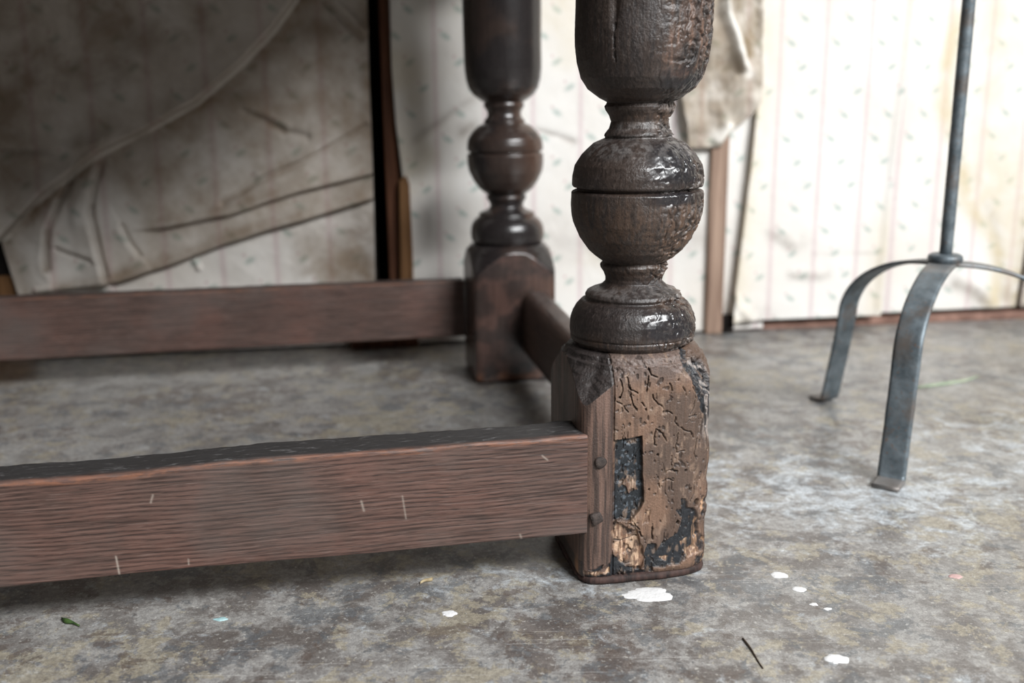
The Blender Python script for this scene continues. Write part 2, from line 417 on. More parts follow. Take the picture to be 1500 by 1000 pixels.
# brown board showing at the lower left, past the edge of the loose sheet
s0, z0 = on_wall(-60, 436); s1, z1 = on_wall(30, 404)
tag(link('rail_board', box_mesh('rail_board', s0 - .5, s1 + .02, .004, .03, 0, z1, .003), M_BATTEN, wall), 'brown board below the edge of the loose sheet')
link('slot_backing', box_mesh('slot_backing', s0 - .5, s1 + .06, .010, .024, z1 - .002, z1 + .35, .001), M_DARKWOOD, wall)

# ---- wallpaper sheets: relief meshes between a left and a right edge
def sheet(name, left, right, z0, z1, nu, nv, off, relief, stripe, rowh, u0=0.0, masks=None, label=None, thick=.0012):
    """left/right: lists of (px,py) photo measurements of the edge, bottom to top"""
    def edge(E):
        A = sorted([on_wall(*p)[::-1] for p in E]); zz = np.array([a[0] for a in A]); ss = np.array([a[1] for a in A])
        return lambda z: np.interp(z, zz, ss)
    eL, eR = edge(left), edge(right)
    zs = np.concatenate([np.linspace(z0, .56, int(nv * .86)), np.linspace(.56, z1, nv - int(nv * .86) + 1)[1:]])[:, None] * np.ones((1, nu)); t = np.linspace(0, 1, nu)[None, :]
    S = eL(zs) * (1 - t) + eR(zs) * t
    D = off + relief(S, zs, t)
    V = np.stack([S, -D, zs], -1)
    at = {k: np.zeros_like(S) for k in ('damp_shade', 'ochre', 'grime', 'raw_lit')}
    if masks:
        for k, fn in masks.items(): at[k] = np.clip(fn(S, zs, t), 0, 1)
    uv = np.stack([(S - u0) / stripe, zs / rowh], -1)
    me = grid_mesh(name, V, attrs=at, uv=uv)
    o = link(name, me, M_PAPER, wall)
    so = o.modifiers.new('thickness', 'SOLIDIFY'); so.thickness = thick; so.offset = 1
    if label: tag(o, label)
    return o
def W(*pts): return [on_wall(*p) for p in pts]
def step(S, Z, pts, wid, amp, side=1, soft=.012):
    """paper standing proud on one side of a crease; `side` = sign of the proud side, fading over wid"""
    P = W(*pts)
    d = np.full(S.shape, 1e9); sg = np.zeros(S.shape); end = np.zeros(S.shape)
    for (ax, ay), (bx, by) in zip(P[:-1], P[1:]):
        vx, vy = bx - ax, by - ay; L2 = vx * vx + vy * vy
        t = np.clip(((S - ax) * vx + (Z - ay) * vy) / L2, 0, 1)
        q = np.hypot(S - ax - t * vx, Z - ay - t * vy); cr = vx * (Z - ay) - vy * (S - ax)
        up = q < d; d = np.where(up, q, d); sg = np.where(up, np.sign(cr), sg)
    s = d * sg * side
    return amp * sstep(-soft * .25, soft * .75, s) * np.exp(-np.maximum(s, 0) / wid), d, s
def ridge(S, Z, pts, wid, amp):
    return amp * np.exp(-(poly_dist(S, Z, W(*pts)) / wid) ** 2)

cA = [(470, -60), (432, 0), (400, 45), (355, 92), (290, 148), (222, 186), (150, 222), (70, 282), (10, 345)]
cB = [(195, 337), (250, 330), (340, 312), (440, 279), (560, 250)]
cC = [(62, 425), (110, 419), (180, 409), (250, 386), (330, 355), (440, 322), (560, 285)]
def relief_left(S, Z, t):
    r = .008 * (fbm(S * 7, Z * 7, 0, 3, 3) - .5) + .003 * (fbm(S * 30, Z * 30, 0, 3, 5) - .5)
    jit = .004 * (fbm(S * 22, Z * 22, 6, 2, 8) - .5)
    a, dA, sA = step(S + jit, Z + jit, cA, .22, .024, -1, .004)    # below A stands forward
    r += a + ridge(S + jit, Z + jit, cA, .0028, .003)
    r -= .005 * np.exp(-(np.minimum(sA, 0) / .03) ** 2) * (sA < 0)
    fade = sstep(*[on_wall(x, 330)[0] for x in (185, 260)], S)
    b, dB, sB = step(S + jit, Z + jit, cB, .07, .012, 1, .0035); r += b * fade + ridge(S + jit, Z + jit, [(x, y - 4) for x, y in cB], .004, .003) * fade
    c, dC, sC = step(S + jit, Z + jit, cC, .06, .014, 1, .0035); r += c + ridge(S + jit, Z + jit, [(x, y - 4) for x, y in cC], .004, .004)
    for pts, wd, am, sd in (([(108, 262), (90, 300), (76, 335), (74, 372), (78, 392)], .026, .017, -1), ([(152, 236), (142, 275), (138, 312), (146, 350), (162, 402)], .026, .018, -1),
                            ([(88, 362), (112, 370), (140, 378)], .012, .006, 1), ([(182, 330), (194, 352), (208, 370)], .014, .008, -1)):
        P_ = W(*pts); dd = poly_dist(S + jit, Z + jit, P_); v, _, _ = step(S + jit, Z + jit, pts, wd, am, sd, .006)
        r += -sd * 0 + v * np.exp(-(np.maximum(dd - .02, 0) / .02) ** 2) - .007 * np.exp(-(dd / .0042) ** 2)
    for pts, wd, am in (([(135, 260), (122, 290), (120, 320)], .010, .004),
                        ([(360, 165), (390, 175), (418, 193), (450, 200)], .006, -.005), ([(362, 158), (392, 168), (422, 186)], .006, .003),
                        ([(535, 182), (490, 210), (440, 238), (380, 262), (330, 296)], .0045, -.005), ([(535, 176), (490, 203), (440, 231), (380, 255)], .006, .003),
                        ([(478, 2), (505, 30), (528, 56)], .005, -.008), ([(490, -2), (518, 28), (534, 46)], .006, .005),
                        ([(60, 228), (120, 215), (170, 200)], .010, .004), ([(288, 380), (294, 390)], .004, .005),
                        ([(20, 215), (100, 222)], .008, -.004), ([(230, -30), (180, 60), (160, 120)], .02, -.004)):
        r += ridge(S + jit, Z + jit, pts, wd, am)
    return np.maximum(r, -.006) + .006
def W1(p): return on_wall(*p)
def damp_shade_left(S, Z, t):  # brown stains, with the shade of pleats and creases painted in
    m = np.zeros_like(S)
    _, dA, sA = step(S, Z, cA, .16, .016, -1, .006)
    m = np.maximum(m, .95 * np.exp(-(sA / .030) ** 2) * sstep(.002, -.004, sA))      # dirt lies on the upper side of the fold
    for pts, wd, a in (([(240, -20), (120, 40), (40, 80), (0, 140)], .12, .75), ([(60, 180), (20, 260)], .06, .55),
                       ([(90, 75), (160, 80)], .03, .6), ([(545, 300), (520, 360), (530, 400)], .05, .75), ([(340, 130), (420, 150)], .05, .5),
                       ([(75, 335), (76, 392)], .004, .8), ([(140, 300), (150, 350), (165, 402)], .004, .8),  # shade in the pleat valleys, put into the colour
                       ([(365, 168), (418, 193)], .006, .6), ([(535, 182), (440, 238), (330, 296)], .006, .6), ([(478, 2), (528, 56)], .008, .7),  # shadowed creases painted dark
                       ([(546, 0), (548, 200), (550, 420)], .03, .7), ([(470, 60), (500, 160)], .06, .5), ([(100, 415), (180, 402), (250, 378), (330, 346), (440, 312)], .010, .55), ([(250, 320), (340, 300), (440, 268)], .010, .5)):
        m = np.maximum(m, a * np.exp(-(poly_dist(S, Z, W(*pts)) / wd) ** 2))
    return m
def grime_left(S, Z, t):
    _, _, sC = step(S, Z, cC, .1, .01, 1, .005); _, _, sA = step(S, Z, cA, .1, .01, -1, .005)
    pleat, _ = poly_mask(S, Z, W((20, 340), (110, 260), (165, 235), (215, 300), (225, 370), (150, 415), (50, 425)), .02)
    g = .66 + .30 * sstep(.45, .75, fbm(S * 9, Z * 9, 1, 4, 11)) + .35 * sstep(.01, -.02, sA)
    g = g * (1 - .55 * pleat) * (1 - .72 * sstep(.004, -.008, sC))
    low, _ = poly_mask(S, Z, W((430, 340), (550, 310), (552, 430), (420, 430)), .03)
    return g + .7 * low * sstep(.35, .6, fbm(S * 16, Z * 16, 4, 4, 13))
def lit_fold_left(S, Z, t): return .55 * np.exp(-(poly_dist(S, Z, W(*[(x + 2, y + 4) for x, y in cA])) / .0028) ** 2) * sstep(.35, .55, fbm(S * 14, Z * 14, 3, 2, 19))  # lit ridge of fold A painted as a thin pale line
zt = 1.45
sheet('wallpaper_sheet', [(-4, -900), (-5, 0), (-2, 200), (1, 320), (6, 352), (36, 433), (62, 530)],
      [(500, -1400), (538, 0), (541, 120), (546, 250), (550, 420), (553, 520)], .004, zt, 440, 420, .006, relief_left, .0800, .0400, on_wall(38, 0)[0],
      {'damp_shade': damp_shade_left, 'raw_lit': lit_fold_left, 'grime': grime_left},
      'loose creased wallpaper sheet sagging in folds behind the table')

s610, _ = on_wall(606, 200)
sheet('wallpaper_sheet', [(560, -1400), (570, 0), (573, 100), (579, 180), (588, 250), (600, 330), (604, 420), (606, 530)], [(1115, -1400), (1115, 0), (1110, 500)],
        .004, zt, 160, 220, .020,
      lambda S, Z, t: .006 * (fbm(S * 6, Z * 6, 2, 3, 9) - .5) + .002 * (fbm(S * 25, Z * 25, 2, 3, 9) - .5) + ridge(S, Z, [(610, 205), (640, 180), (700, 140), (760, 100)], .006, .003)
      + ridge(S, Z, [(780, 190), (815, 200), (835, 207)], .004, -.003) + .006 * np.exp(-(t / .03) ** 2),
      .0730, .0370, on_wall(636, 120)[0],
      {'damp_shade': lambda S, Z, t: .7 * np.exp(-(poly_dist(S, Z, W((678, 190), (690, 185))) / .012) ** 2) + .45 * np.exp(-(poly_dist(S, Z, W((790, 192), (835, 207))) / .006) ** 2)
          + .35 * np.exp(-(poly_dist(S, Z, W((610, 205), (660, 165), (760, 95))) / .005) ** 2) + .35 * np.exp(-(poly_dist(S, Z, W((800, 340), (1010, 350))) / .04) ** 2),
       'ochre': lambda S, Z, t: .4 * sstep(.5, .7, fbm(S * 6, Z * 6, 4, 4, 21))},
      'flat pale wallpaper sheet between the dark slot and the torn flap')

# big right sheet: bowed left edge with a curled foot
def relief_right(S, Z, t):
    r = .006 * (fbm(S * 5, Z * 5, 5, 3, 15) - .5) + .002 * (fbm(S * 22, Z * 22, 5, 3, 16) - .5)
    r += .009 * np.exp(-(t / .07) ** 2) * sstep(.48, .25, Z)                 # the loose edge stands off the wall
    r += .014 * np.exp(-(t / .05) ** 2) * sstep(.07, .0, Z)
    r += ridge(S, Z, [(1060, 428), (1072, 445), (1090, 462)], .008, .007)
    r += ridge(S, Z, [(1120, 335), (1150, 352)], .010, .003) + ridge(S, Z, [(1150, 395), (1190, 398)], .008, .003)
    r += .004 * sstep(.94, 1, t)
    return np.maximum(r, -.004) + .024
sheet('wallpaper_sheet', [(1104, -1400), (1104, 0), (1104, 90), (1097, 150), (1088, 232), (1076, 330), (1063, 430), (1058, 468), (1056, 480)],
      [(1480, -1400), (1325, 0), (1300, 200), (1276, 440), (1272, 480)], .020, zt, 200, 300, .006, relief_right, .0725, .0360, on_wall(1130, 120)[0],
      {'ochre': lambda S, Z, t: .5 * np.exp(-(t / .12) ** 2) + .25 * sstep(.5, .7, fbm(S * 6, Z * 6, 7, 4, 23)) + .5 * np.exp(-((t - 1) / .1) ** 2) * sstep(.25, .1, Z),
       'damp_shade': lambda S, Z, t: .75 * np.exp(-(t / .012) ** 2) + .4 * np.exp(-(poly_dist(S, Z, W((1125, 335), (1150, 355), (1165, 350))) / .012) ** 2)
          + .35 * np.exp(-(poly_dist(S, Z, W((1150, 398), (1200, 396))) / .010) ** 2) + .25 * np.exp(-(poly_dist(S, Z, W((1180, 368), (1275, 366))) / .004) ** 2) + .35 * sstep(.06, .02, Z) * np.exp(-((t - .2) / .15) ** 2),
       'raw_lit': lambda S, Z, t: .8 * np.exp(-(poly_dist(S, Z, W((1060, 440), (1068, 455))) / .008) ** 2)},
      'bright wallpaper sheet with a bowed loose left edge and curled foot')
def relief_far(S, Z, t):
    r = .006 * (fbm(S * 5, Z * 5, 8, 3, 25) - .5) + .002 * (fbm(S * 22, Z * 22, 8, 3, 26) - .5)
    r += .006 * np.exp(-((t - .12) / .10) ** 2)
    r += ridge(S, Z, [(1400, 410), (1430, 420), (1450, 445)], .010, .004)
    return np.maximum(r, -.004) + .004
tide = [(1395, 30), (1382, 90), (1376, 150), (1385, 190), (1400, 215), (1410, 290), (1440, 330), (1460, 380), (1450, 440)]
sheet('wallpaper_sheet', [(1480, -1400), (1325, 0), (1300, 200), (1276, 440), (1272, 480)],
      [(1800, -1400), (1566, -40), (1500, 330), (1482, 440), (1478, 480)], .020, zt, 150, 220, .006, relief_far, .0725, .0360, on_wall(1380, 120)[0],
      {'ochre': lambda S, Z, t: np.maximum(.95 * np.exp(-(poly_dist(S, Z, W(*tide)) / .016) ** 2), .60 * sstep(on_wall(1395, 200)[0], on_wall(1440, 200)[0], S) * sstep(.30, .65, fbm(S * 8, Z * 8, 7, 4, 29))),
       'damp_shade': lambda S, Z, t: .4 * np.exp(-(poly_dist(S, Z, W((1440, 300), (1450, 320), (1462, 390), (1470, 430))) / .010) ** 2) + .55 * np.exp(-(poly_dist(S, Z, W((1395, 410), (1440, 440), (1470, 430))) / .014) ** 2)
          + .6 * np.exp(-((t - 1) / .05) ** 2) + .6 * np.exp(-(t / .012) ** 2)},  # also paints the seam's shadow line down the left edge
      'ochre-stained wallpaper sheet behind the iron stand')
sheet('wallpaper_sheet', [(1800, -1400), (1570, -40), (1504, 330), (1486, 440), (1482, 480)], [(4200, -1400), (3900, 0), (3800, 480)], .02, zt, 60, 60, .010,
      lambda S, Z, t: .006 * (fbm(S * 5, Z * 5, 9, 3, 35) - .5) + .006, .0725, .0360, 0, {'ochre': lambda S, Z, t: .5 + 0 * S}, 'wallpaper sheet at the far right edge of the wall')
sheet('wallpaper_sheet', [(-3200, -1400), (-3200, 480)], [(-20, -1400), (-20, 350), (-30, 480)], .02, zt, 60, 60, .008,
      lambda S, Z, t: .006 * (fbm(S * 5, Z * 5, 9, 3, 36) - .5) + .004, .08, .04, 0, {'grime': lambda S, Z, t: .5 + 0 * S}, 'wallpaper sheet past the left edge of the loose sheet')

# torn flap: crumpled, dirty, hanging over the post
def torn_flap():
    out = [(985, -120), (1104, -120), (1105, 0), (1104, 86), (1100, 102), (1098, 150), (1088, 165), (1070, 192), (1058, 186), (1046, 200), (1036, 206), (1005, 208), (990, 195), (985, 60)]
    eL = W(*[(984, -140), (984, 60), (988, 150), (998, 214)]); eR = W(*[(1106, -140), (1105, 88), (1099, 150), (1086, 168), (1060, 190), (1052, 196), (1046, 207), (1044, 214)])
    zl = sorted([(b, a) for a, b in eL]); zr = sorted([(b, a) for a, b in eR])
    nv, nu = 150, 110
    za = min(zl[0][0], zr[0][0]); zb = max(zl[-1][0], zr[-1][0])
    Z = np.linspace(za, zb, nv)[:, None] * np.ones((1, nu)); t = np.linspace(0, 1, nu)[None, :]
    S = np.interp(Z, [a for a, _ in zl], [b for _, b in zl]) * (1 - t) + np.interp(Z, [a for a, _ in zr], [b for _, b in zr]) * t
    S = S + .004 * (fbm(Z * 60, 0, 0, 3, 41) - .5)
    big = np.abs(fbm(S * 13, Z * 9, 3, 3, 44) - .5)
    D = .034 + .055 * big + .012 * np.abs(fbm(S * 40, Z * 30, 3, 3, 45) - .5)
    D += ridge(S, Z, [(1045, -60), (1052, 20), (1062, 60), (1072, 98)], .008, .016) + ridge(S, Z, [(1040, 206), (1055, 185)], .008, .012)
    D -= ridge(S, Z, [(1090, -50), (1090, 84)], .014, .014)
    D = np.maximum(D, .028)
    raw_lit = np.maximum(np.exp(-(poly_dist(S, Z, W((1047, 10), (1056, 35), (1065, 70), (1076, 95), (1082, 110))) / .006) ** 2), np.exp(-(poly_dist(S, Z, W((1040, 200), (1056, 184))) / .006) ** 2))
    brown, _ = poly_mask(S, Z, W((1068, -140), (1106, -140), (1106, 88), (1080, 88), (1066, 30)), .004)
    at = {'damp_shade': np.clip(.95 * brown + .45 * fbm(S * 30, Z * 30, 2, 3, 47) * (1 - raw_lit), 0, 1), 'ochre': .3 + 0 * S, 'grime': np.clip(1.0 * sstep(.22, .52, fbm(S * 16, Z * 16, 5, 4, 48)) * (1 - brown) * (1 - raw_lit), 0, 1), 'raw_lit': raw_lit * (1 - brown)}
    me = grid_mesh('torn_flap', np.stack([S, -D, Z], -1), attrs=at, uv=np.stack([S / .0725, Z / .036], -1))
    o = link('torn_flap', me, M_PAPER, wall); so = o.modifiers.new('thickness', 'SOLIDIFY'); so.thickness = .0012
    tag(o, 'crumpled grey torn wallpaper flap hanging over the post')
torn_flap()

# skirting strip at the foot of the right-hand wall
sa, _ = on_wall(1056, 478)
bb = link('baseboard_back', box_mesh('baseboard_back', sa, 2.6, -.016, .024, 0, .013, .002), M_SKIRT, wall)
tag(bb, 'thin red-brown strip along the foot of the wall')

# ================================================================== TABLE
YAW = math.radians(10.5)
table = empty('oak_table', (.0955, .7736, 0), YAW)            # local x along the long side, local y away from the camera
tag(table, 'old dark oak refectory table with turned legs and low stretchers', 'table')
LEG_D, HALF = .586, .0555

PROFILE = [(.183, .0456), (.1864, .0488), (.1943, .0498), (.2022, .0492), (.2078, .0475), (.2122, .0450), (.2165, .0410), (.2178, .0376), (.2189, .0372),
           (.2206, .0381), (.2233, .0367), (.225, .0335), (.2272, .0267), (.2311, .0224), (.2344, .0224), (.2388, .0242), (.2421, .0266), (.2442, .0271), (.2459, .0263), (.2470, .0250),
           (.2520, .0316), (.2562, .0364), (.2660, .0434), (.2778, .0489), (.2832, .0501), (.2906, .0509), (.3007, .0508), (.3021, .0495), (.3027, .0472), (.3036, .0462), (.3044, .0472), (.3050, .0495),
           (.3065, .0505), (.3128, .0504), (.3212, .0487), (.3295, .0434), (.3337, .0392), (.3378, .0347), (.3414, .0266), (.3419, .0262), (.3435, .0276), (.3450, .0268), (.3486, .0232), (.3537, .0218),
           (.3583, .0236), (.3624, .0264), (.3649, .0272), (.3665, .0259), (.368, .0252), (.3710, .0312), (.3776, .0402), (.3856, .0457), (.3976, .0491), (.4095, .0507), (.4198, .0510), (.45, .0507), (.50, .0512), (.54, .0500), (.56, .046), (.575, .036), (.585, .030), (.592, .036), (.60, .042)]
PZ = np.array([a for a, b in PROFILE]); PR = np.array([b for a, b in PROFILE])
# collar and shoulder below the turning: the lathe cut that rounds the square block
CZ = [.100, .118, .130, .143, .152, .160, .168, .1715, .1725, .1755, .176, .180, .1818, .183]
CR = [.200, .105, .090, .0785, .0715, .0655, .0600, .0575, .0572, .0562, .0535, .0520, .0490, .0456]

def leg_fields(th, z, near):
    """radius, colour and gloss for the angles th (0 = front, + = right) and heights z of a leg"""
    Z, TH = np.meshgrid(z, th, indexing='ij')
    turned = np.where(Z > .183, np.interp(Z, PZ, PR), np.interp(Z, CZ, CR))
    s, c = np.abs(np.sin(TH)), np.abs(np.cos(TH))
    nn = 15.0
    sq = HALF / (s ** nn + c ** nn) ** (1 / nn)
    R = np.where(Z < .183, np.minimum(turned, sq), turned)
    isface = (Z < .183) & (sq < turned)                       # still on the square block
    X, Y = R * np.sin(TH), -R * np.cos(TH)                    # local coordinates
    right = sstep(-.25, .75, np.sin(TH)) * (np.cos(TH) > -.3)
    n1 = fbm(X * 60, Y * 60, Z * 60, 4, 1); n2 = fbm(X * 260, Y * 260, Z * 260, 3, 2); grain = fbm(X * 500, Y * 500, Z * 26, 3, 3); pat = fbm(X * 24, Y * 24, Z * 24, 4, 6)
    D = np.zeros_like(R)
    def col3(c_): return np.ones(R.shape + (1,)) * c_
    def mixc(m, a, b): return a + (b - a) * m[..., None]
    patina, brown = lin(48, 41, 39), lin(98, 72, 54)
    if near:
        C = mixc(sstep(.42, .62, pat), col3(patina), col3(lin(60, 50, 45)))
        G = .30 + .25 * sstep(.4, .6, n1)
        # ---- turned part
        up = Z > .183
        if up.any():
            # browner underside of ball and of the big cup
            for zc, zw, am in ((.272, .018, .85), (.41, .03, .25), (.19, .006, .5), (.2400, .006, .5), (.357, .006, .45), (.29, .012, .35)):
                C = mixc(np.clip(am * np.exp(-((Z - zc) / zw) ** 2) * sstep(.3, .6, grain) * (.5 + .6 * right), 0, 1) * up, C, col3(lin(98, 74, 57)))
            # right-hand side: weather-beaten, pitted, tarry
            rough = right * up
            wr = np.abs(fbm(X * 130 + 3 * n1, Y * 130, Z * 110, 3, 12) - .5) * 2
            D += rough * (-.0022 * (1 - sstep(.0, .28, wr)) + .0012 * (n2 - .5))
            C = mixc(rough * sstep(.54, .68, n1) * .6, C, col3(lin(108, 82, 64)))
            C = mixc(rough * (1 - sstep(.03, .16, wr)) * .8, C, col3(lin(24, 22, 22)))
            C = mixc(rough * sstep(.60, .70, n2) * .4, C, col3(lin(150, 140, 134)))
            # glossy wrinkled tar patches on cup foot, ball and torus (front right)
            tar = np.zeros_like(R)
            for thc, zc, wt, wz in ((.34, .324, .48, .016), (.34, .299, .45, .005), (.42, .203, .52, .012), (.5, .384, .5, .008)):
                m = np.exp(-(((TH - thc) / wt) ** 4 + ((Z - zc) / wz) ** 4)) * (.6 + .8 * n1); m = np.clip(m * 1.25, 0, 1); tar = np.maximum(tar, m)
                D += m * (.0026 * (np.abs(fbm(X * 70, Y * 70, Z * 60, 2, 14, .35) - .5) * 2 - .35)) + m * rough * .0018 * (1 - sstep(.0, .28, wr)) * .8
                C = mixc(m * .85, C, col3(lin(34, 34, 38))); G = G + m * 1.2
            # long dent and split on the left of the cup, bare streak in its middle
            C = mixc(sstep(-.08, .14, TH + .16 * (n1 - .5)) * sstep(1.35, .9, TH) * sstep(.384, .400, Z + .020 * (n1 - .5)) * sstep(.36, .60, fbm(X * 110, Y * 110, Z * 40, 4, 52)) * .8, C, mixc(sstep(.4, .65, grain), col3(lin(78, 62, 54)), col3(lin(112, 86, 72))))
            D -= .0020 * np.exp(-(((TH + .72) / .06) ** 2 + ((Z - .432) / .012) ** 2)); D -= .0015 * np.exp(-((TH + .72) / .02) ** 2) * (Z > .395) * (Z < .422) * sstep(.4, .6, n2)
            # broken necking rings
            for zc in (.3649, .3440, .2442):
                D -= .0030 * np.exp(-((Z - zc) / .0028) ** 2) * sstep(.45, .62, fbm(X * 120, Y * 120, Z * 60, 2, 17)) * (.3 + .7 * right)
            # turned score line on the torus, dust on upward shoulders
            D -= .0010 * np.exp(-((Z - .1905) / .0006) ** 2)
            for zc, zw in ((.2252, .003), (.3345, .006), (.3425, .0015), (.350, .003)):
                C = mixc(np.exp(-((Z - zc) / zw) ** 2) * .45 * sstep(.35, .6, n2) * up, C, col3(lin(120, 116, 114)))
            D += up * .0005 * (n1 - .5)
            sc = fbm(X * 520, Y * 520, Z * 420, 3, 44); C = mixc(sstep(.62, .76, sc) * .22, C, col3(lin(110, 100, 94))); C = mixc(sstep(.40, .28, sc) * .5, C, col3(lin(28, 24, 23)))
            D += .0007 * (sc - .5) * (.5 + right) * (1 - .8 * tar)
        # ---- block
        f = ~up
        if f.any():
            CC = mixc(sstep(.35, .65, grain), col3(lin(68, 54, 48)), col3(lin(114, 90, 79)))       # sound grey-brown oak
            CC = mixc((~isface & f) * .95, CC, col3(lin(54, 49, 48)))                                # dark lathe-cut shoulders
            D += (~isface & f) * .0028 * (fbm((X + Y) * 260, (X - Y) * 120, Z * 260, 3, 19) - .5)
            seam = -.0305
            front = (np.cos(TH) > .70) & f
            old = front & (X > seam)
            OC = mixc(sstep(.36, .64, fbm(X * 46, 0, Z * 30, 4, 21)), col3(lin(90, 73, 63)), col3(lin(126, 98, 80)))
            OC = mixc(sstep(.52, .70, grain) * .6, OC, col3(lin(88, 68, 56)))
            OC = mixc(sstep(.155, .172, Z) * .85, OC, col3(lin(104, 90, 84)))
            m_old = old.astype(float)
            CC = mixc(m_old, CC, OC)
            D += m_old * (.0010 * (n1 - .5) - .0007)
            D -= .0016 * np.exp(-((X - seam) / .0006) ** 2) * front                                   # splice joint
            rightface = (np.sin(TH) > .72) & f
            CC = mixc(rightface * .7, CC, col3(lin(98, 74, 58))); D += rightface * .0018 * (n1 - .5)
            # front-right arris worn round and wavy
            ar = np.exp(-((TH - .80) / .20) ** 2) * f
            D -= ar * (.0065 + .004 * (fbm(Z * 50, 3, 0, 3, 23) - .5))
            D -= .004 * np.exp(-((Z - .105) / .02) ** 2) * 0
            q = np.where(front, X, 9.0)                                                               # face coordinates
            def FP(a): return [((p[0] - 847) / (1040 - 847) * .1058 - .0575, (865 - p[1]) * .000547) for p in a]
            # (face outline below: measured across the worn face in photo pixels)
            def zc_(a): return [(x_, z_) for x_, z_ in FP(a)]
            k4 = lambda a: [(780 + x / 5, 500 + y / 5) for x, y in a]; k5 = lambda a: [(780 + x / 5, 680 + y / 5) for x, y in a]
            jx = .0034 * (fbm(X * 200, 1, Z * 200, 3, 25) - .5); jz = .0042 * (fbm(X * 200, 5, Z * 200, 3, 26) - .5)
            qx, qz = q + jx, Z + jz
            char = [k5([(1100, 310), (1130, 320), (1160, 390), (1210, 400), (1260, 450), (1290, 600), (1240, 640), (1230, 720), (1100, 820), (840, 835), (820, 700), (850, 640), (900, 640), (930, 700), (960, 640), (1030, 600), (1080, 560), (1110, 460), (1060, 400), (1110, 390)]),
                    k5([(575, 690), (620, 720), (680, 800), (830, 835), (900, 830), (900, 860), (700, 925), (400, 925), (320, 850), (420, 850), (540, 850)]),
                    k5([(415, 800), (520, 770), (510, 800), (440, 830)]), k5([(640, 660), (700, 640), (720, 690), (660, 700)]),
                    k4([(1090, 170), (1200, 160), (1270, 250), (1330, 400), (1330, 600), (1260, 600), (1250, 520), (1180, 400), (1150, 330), (1110, 260)])]
            for pl in char:
                m, sd = poly_mask(qx, qz, zc_(pl), .0009)
                m = m * sstep(.30, .48, fbm(X * 150, 2, Z * 120, 3, 27) + .18)
                CC = mixc(m, CC, col3(lin(30, 33, 38))); D -= m * (.0016 + .0016 * (n2 - .3)); G = np.where(f, G * (1 - m) + m * .5, G)
            slot = zc_([(897, 648), (938, 644), (940, 700), (943, 742), (934, 757), (922, 770), (905, 766), (896, 768)])
            m, sd = poly_mask(q + jx * .25, Z + jz * .25, slot, .0005)
            CC = mixc(m, CC, mixc(sstep(.58, .72, fbm(X * 420, 3, Z * 420, 3, 39)), col3(lin(28, 33, 38)), col3(lin(84, 92, 100)))); D -= m * .0042
            fresh = [(k5([(575, 432), (640, 450), (700, 500), (760, 520), (800, 640), (830, 760), (800, 830), (720, 830), (650, 770), (580, 650)]), .0030, .9),
                     (k5([(345, 805), (420, 820), (500, 805), (565, 765), (560, 830), (480, 855), (370, 850)]), .0015, .95),
                     (k5([(1110, 640), (1170, 625), (1180, 700), (1260, 700), (1270, 750), (1180, 770), (1120, 790), (1150, 740)]), .0012, .85),
                     (k5([(680, 110), (640, 180), (700, 250), (770, 220), (750, 130)]), -.0016, .6), (k5([(730, 390), (700, 460), (760, 500), (760, 420)]), -.001, .6),
                     (k5([(960, 750), (1020, 755), (1000, 790), (960, 785)]), .0008, .9), (k5([(820, 370), (870, 380), (850, 460), (810, 480)]), .001, .55)]
            for pl, dp, am in fresh:
                m, sd = poly_mask(qx, qz, zc_(pl), .0007)
                fib = fbm(X * 700, 0, Z * 120, 3, 29)
                m2 = m * sstep(.34, .50, fbm(X * 190, 4, Z * 190, 3, 30))
                CC = mixc(m2 * am, CC, mixc(sstep(.35, .65, fib), col3(lin(124, 92, 72)), col3(lin(204, 172, 144)))); D -= m * dp + m * .0012 * (fib - .5)
            cr = [k4(a) for a in ([(670, 290), (680, 340), (700, 380), (750, 410)], [(700, 420), (715, 470), (745, 525)], [(820, 230), (850, 285), (890, 300)], [(825, 285), (820, 400)], [(600, 460), (650, 485), (680, 540)],
                  [(780, 475), (820, 530)], [(860, 425), (890, 480), (945, 530)], [(945, 555), (990, 555), (1010, 575)], [(1040, 600), (1030, 640), (1090, 690), (1160, 715), (1190, 760)], [(900, 795), (880, 790), (890, 680), (940, 710), (970, 765)],
                  [(1250, 680), (1240, 720), (1210, 810), (1195, 880), (1220, 930)], [(1060, 720), (1040, 800), (1050, 860), (1110, 850)], [(1015, 880), (1010, 990)], [(1140, 600), (1205, 600)], [(1160, 390), (1200, 440), (1190, 500), (1150, 580)],
                  [(620, 300), (640, 380), (625, 430)], [(1080, 380), (1110, 440)], [(980, 350), (1010, 400)])] + \
                 [k5(a) for a in ([(960, 100), (1000, 85), (1060, 95)], [(945, 165), (990, 152), (1025, 170)], [(1220, 190), (1210, 290), (1180, 340)], [(880, 480), (885, 600)], [(580, 590), (640, 600), (700, 585), (760, 570)], [(740, 470), (780, 520), (800, 570)],
                  [(920, 180), (925, 215)], [(1170, 250), (1190, 240)])]
            for pl in cr:
                d = poly_dist(q + jx * .7, Z + jz * .6, zc_(pl)); m = np.exp(-(d / (.00020 + .00045 * n1)) ** 2) * m_old * sstep(.25, .5, fbm(X * 300, 8, Z * 300, 2, 33) + .12)
                CC = mixc(np.clip(m * 1.1, 0, 1) * .85, CC, col3(lin(34, 26, 22))); D -= m * .0022
                CC = mixc(np.exp(-((d - .0012) / .0006) ** 2) * m_old * .12, CC, col3(lin(176, 146, 122)))
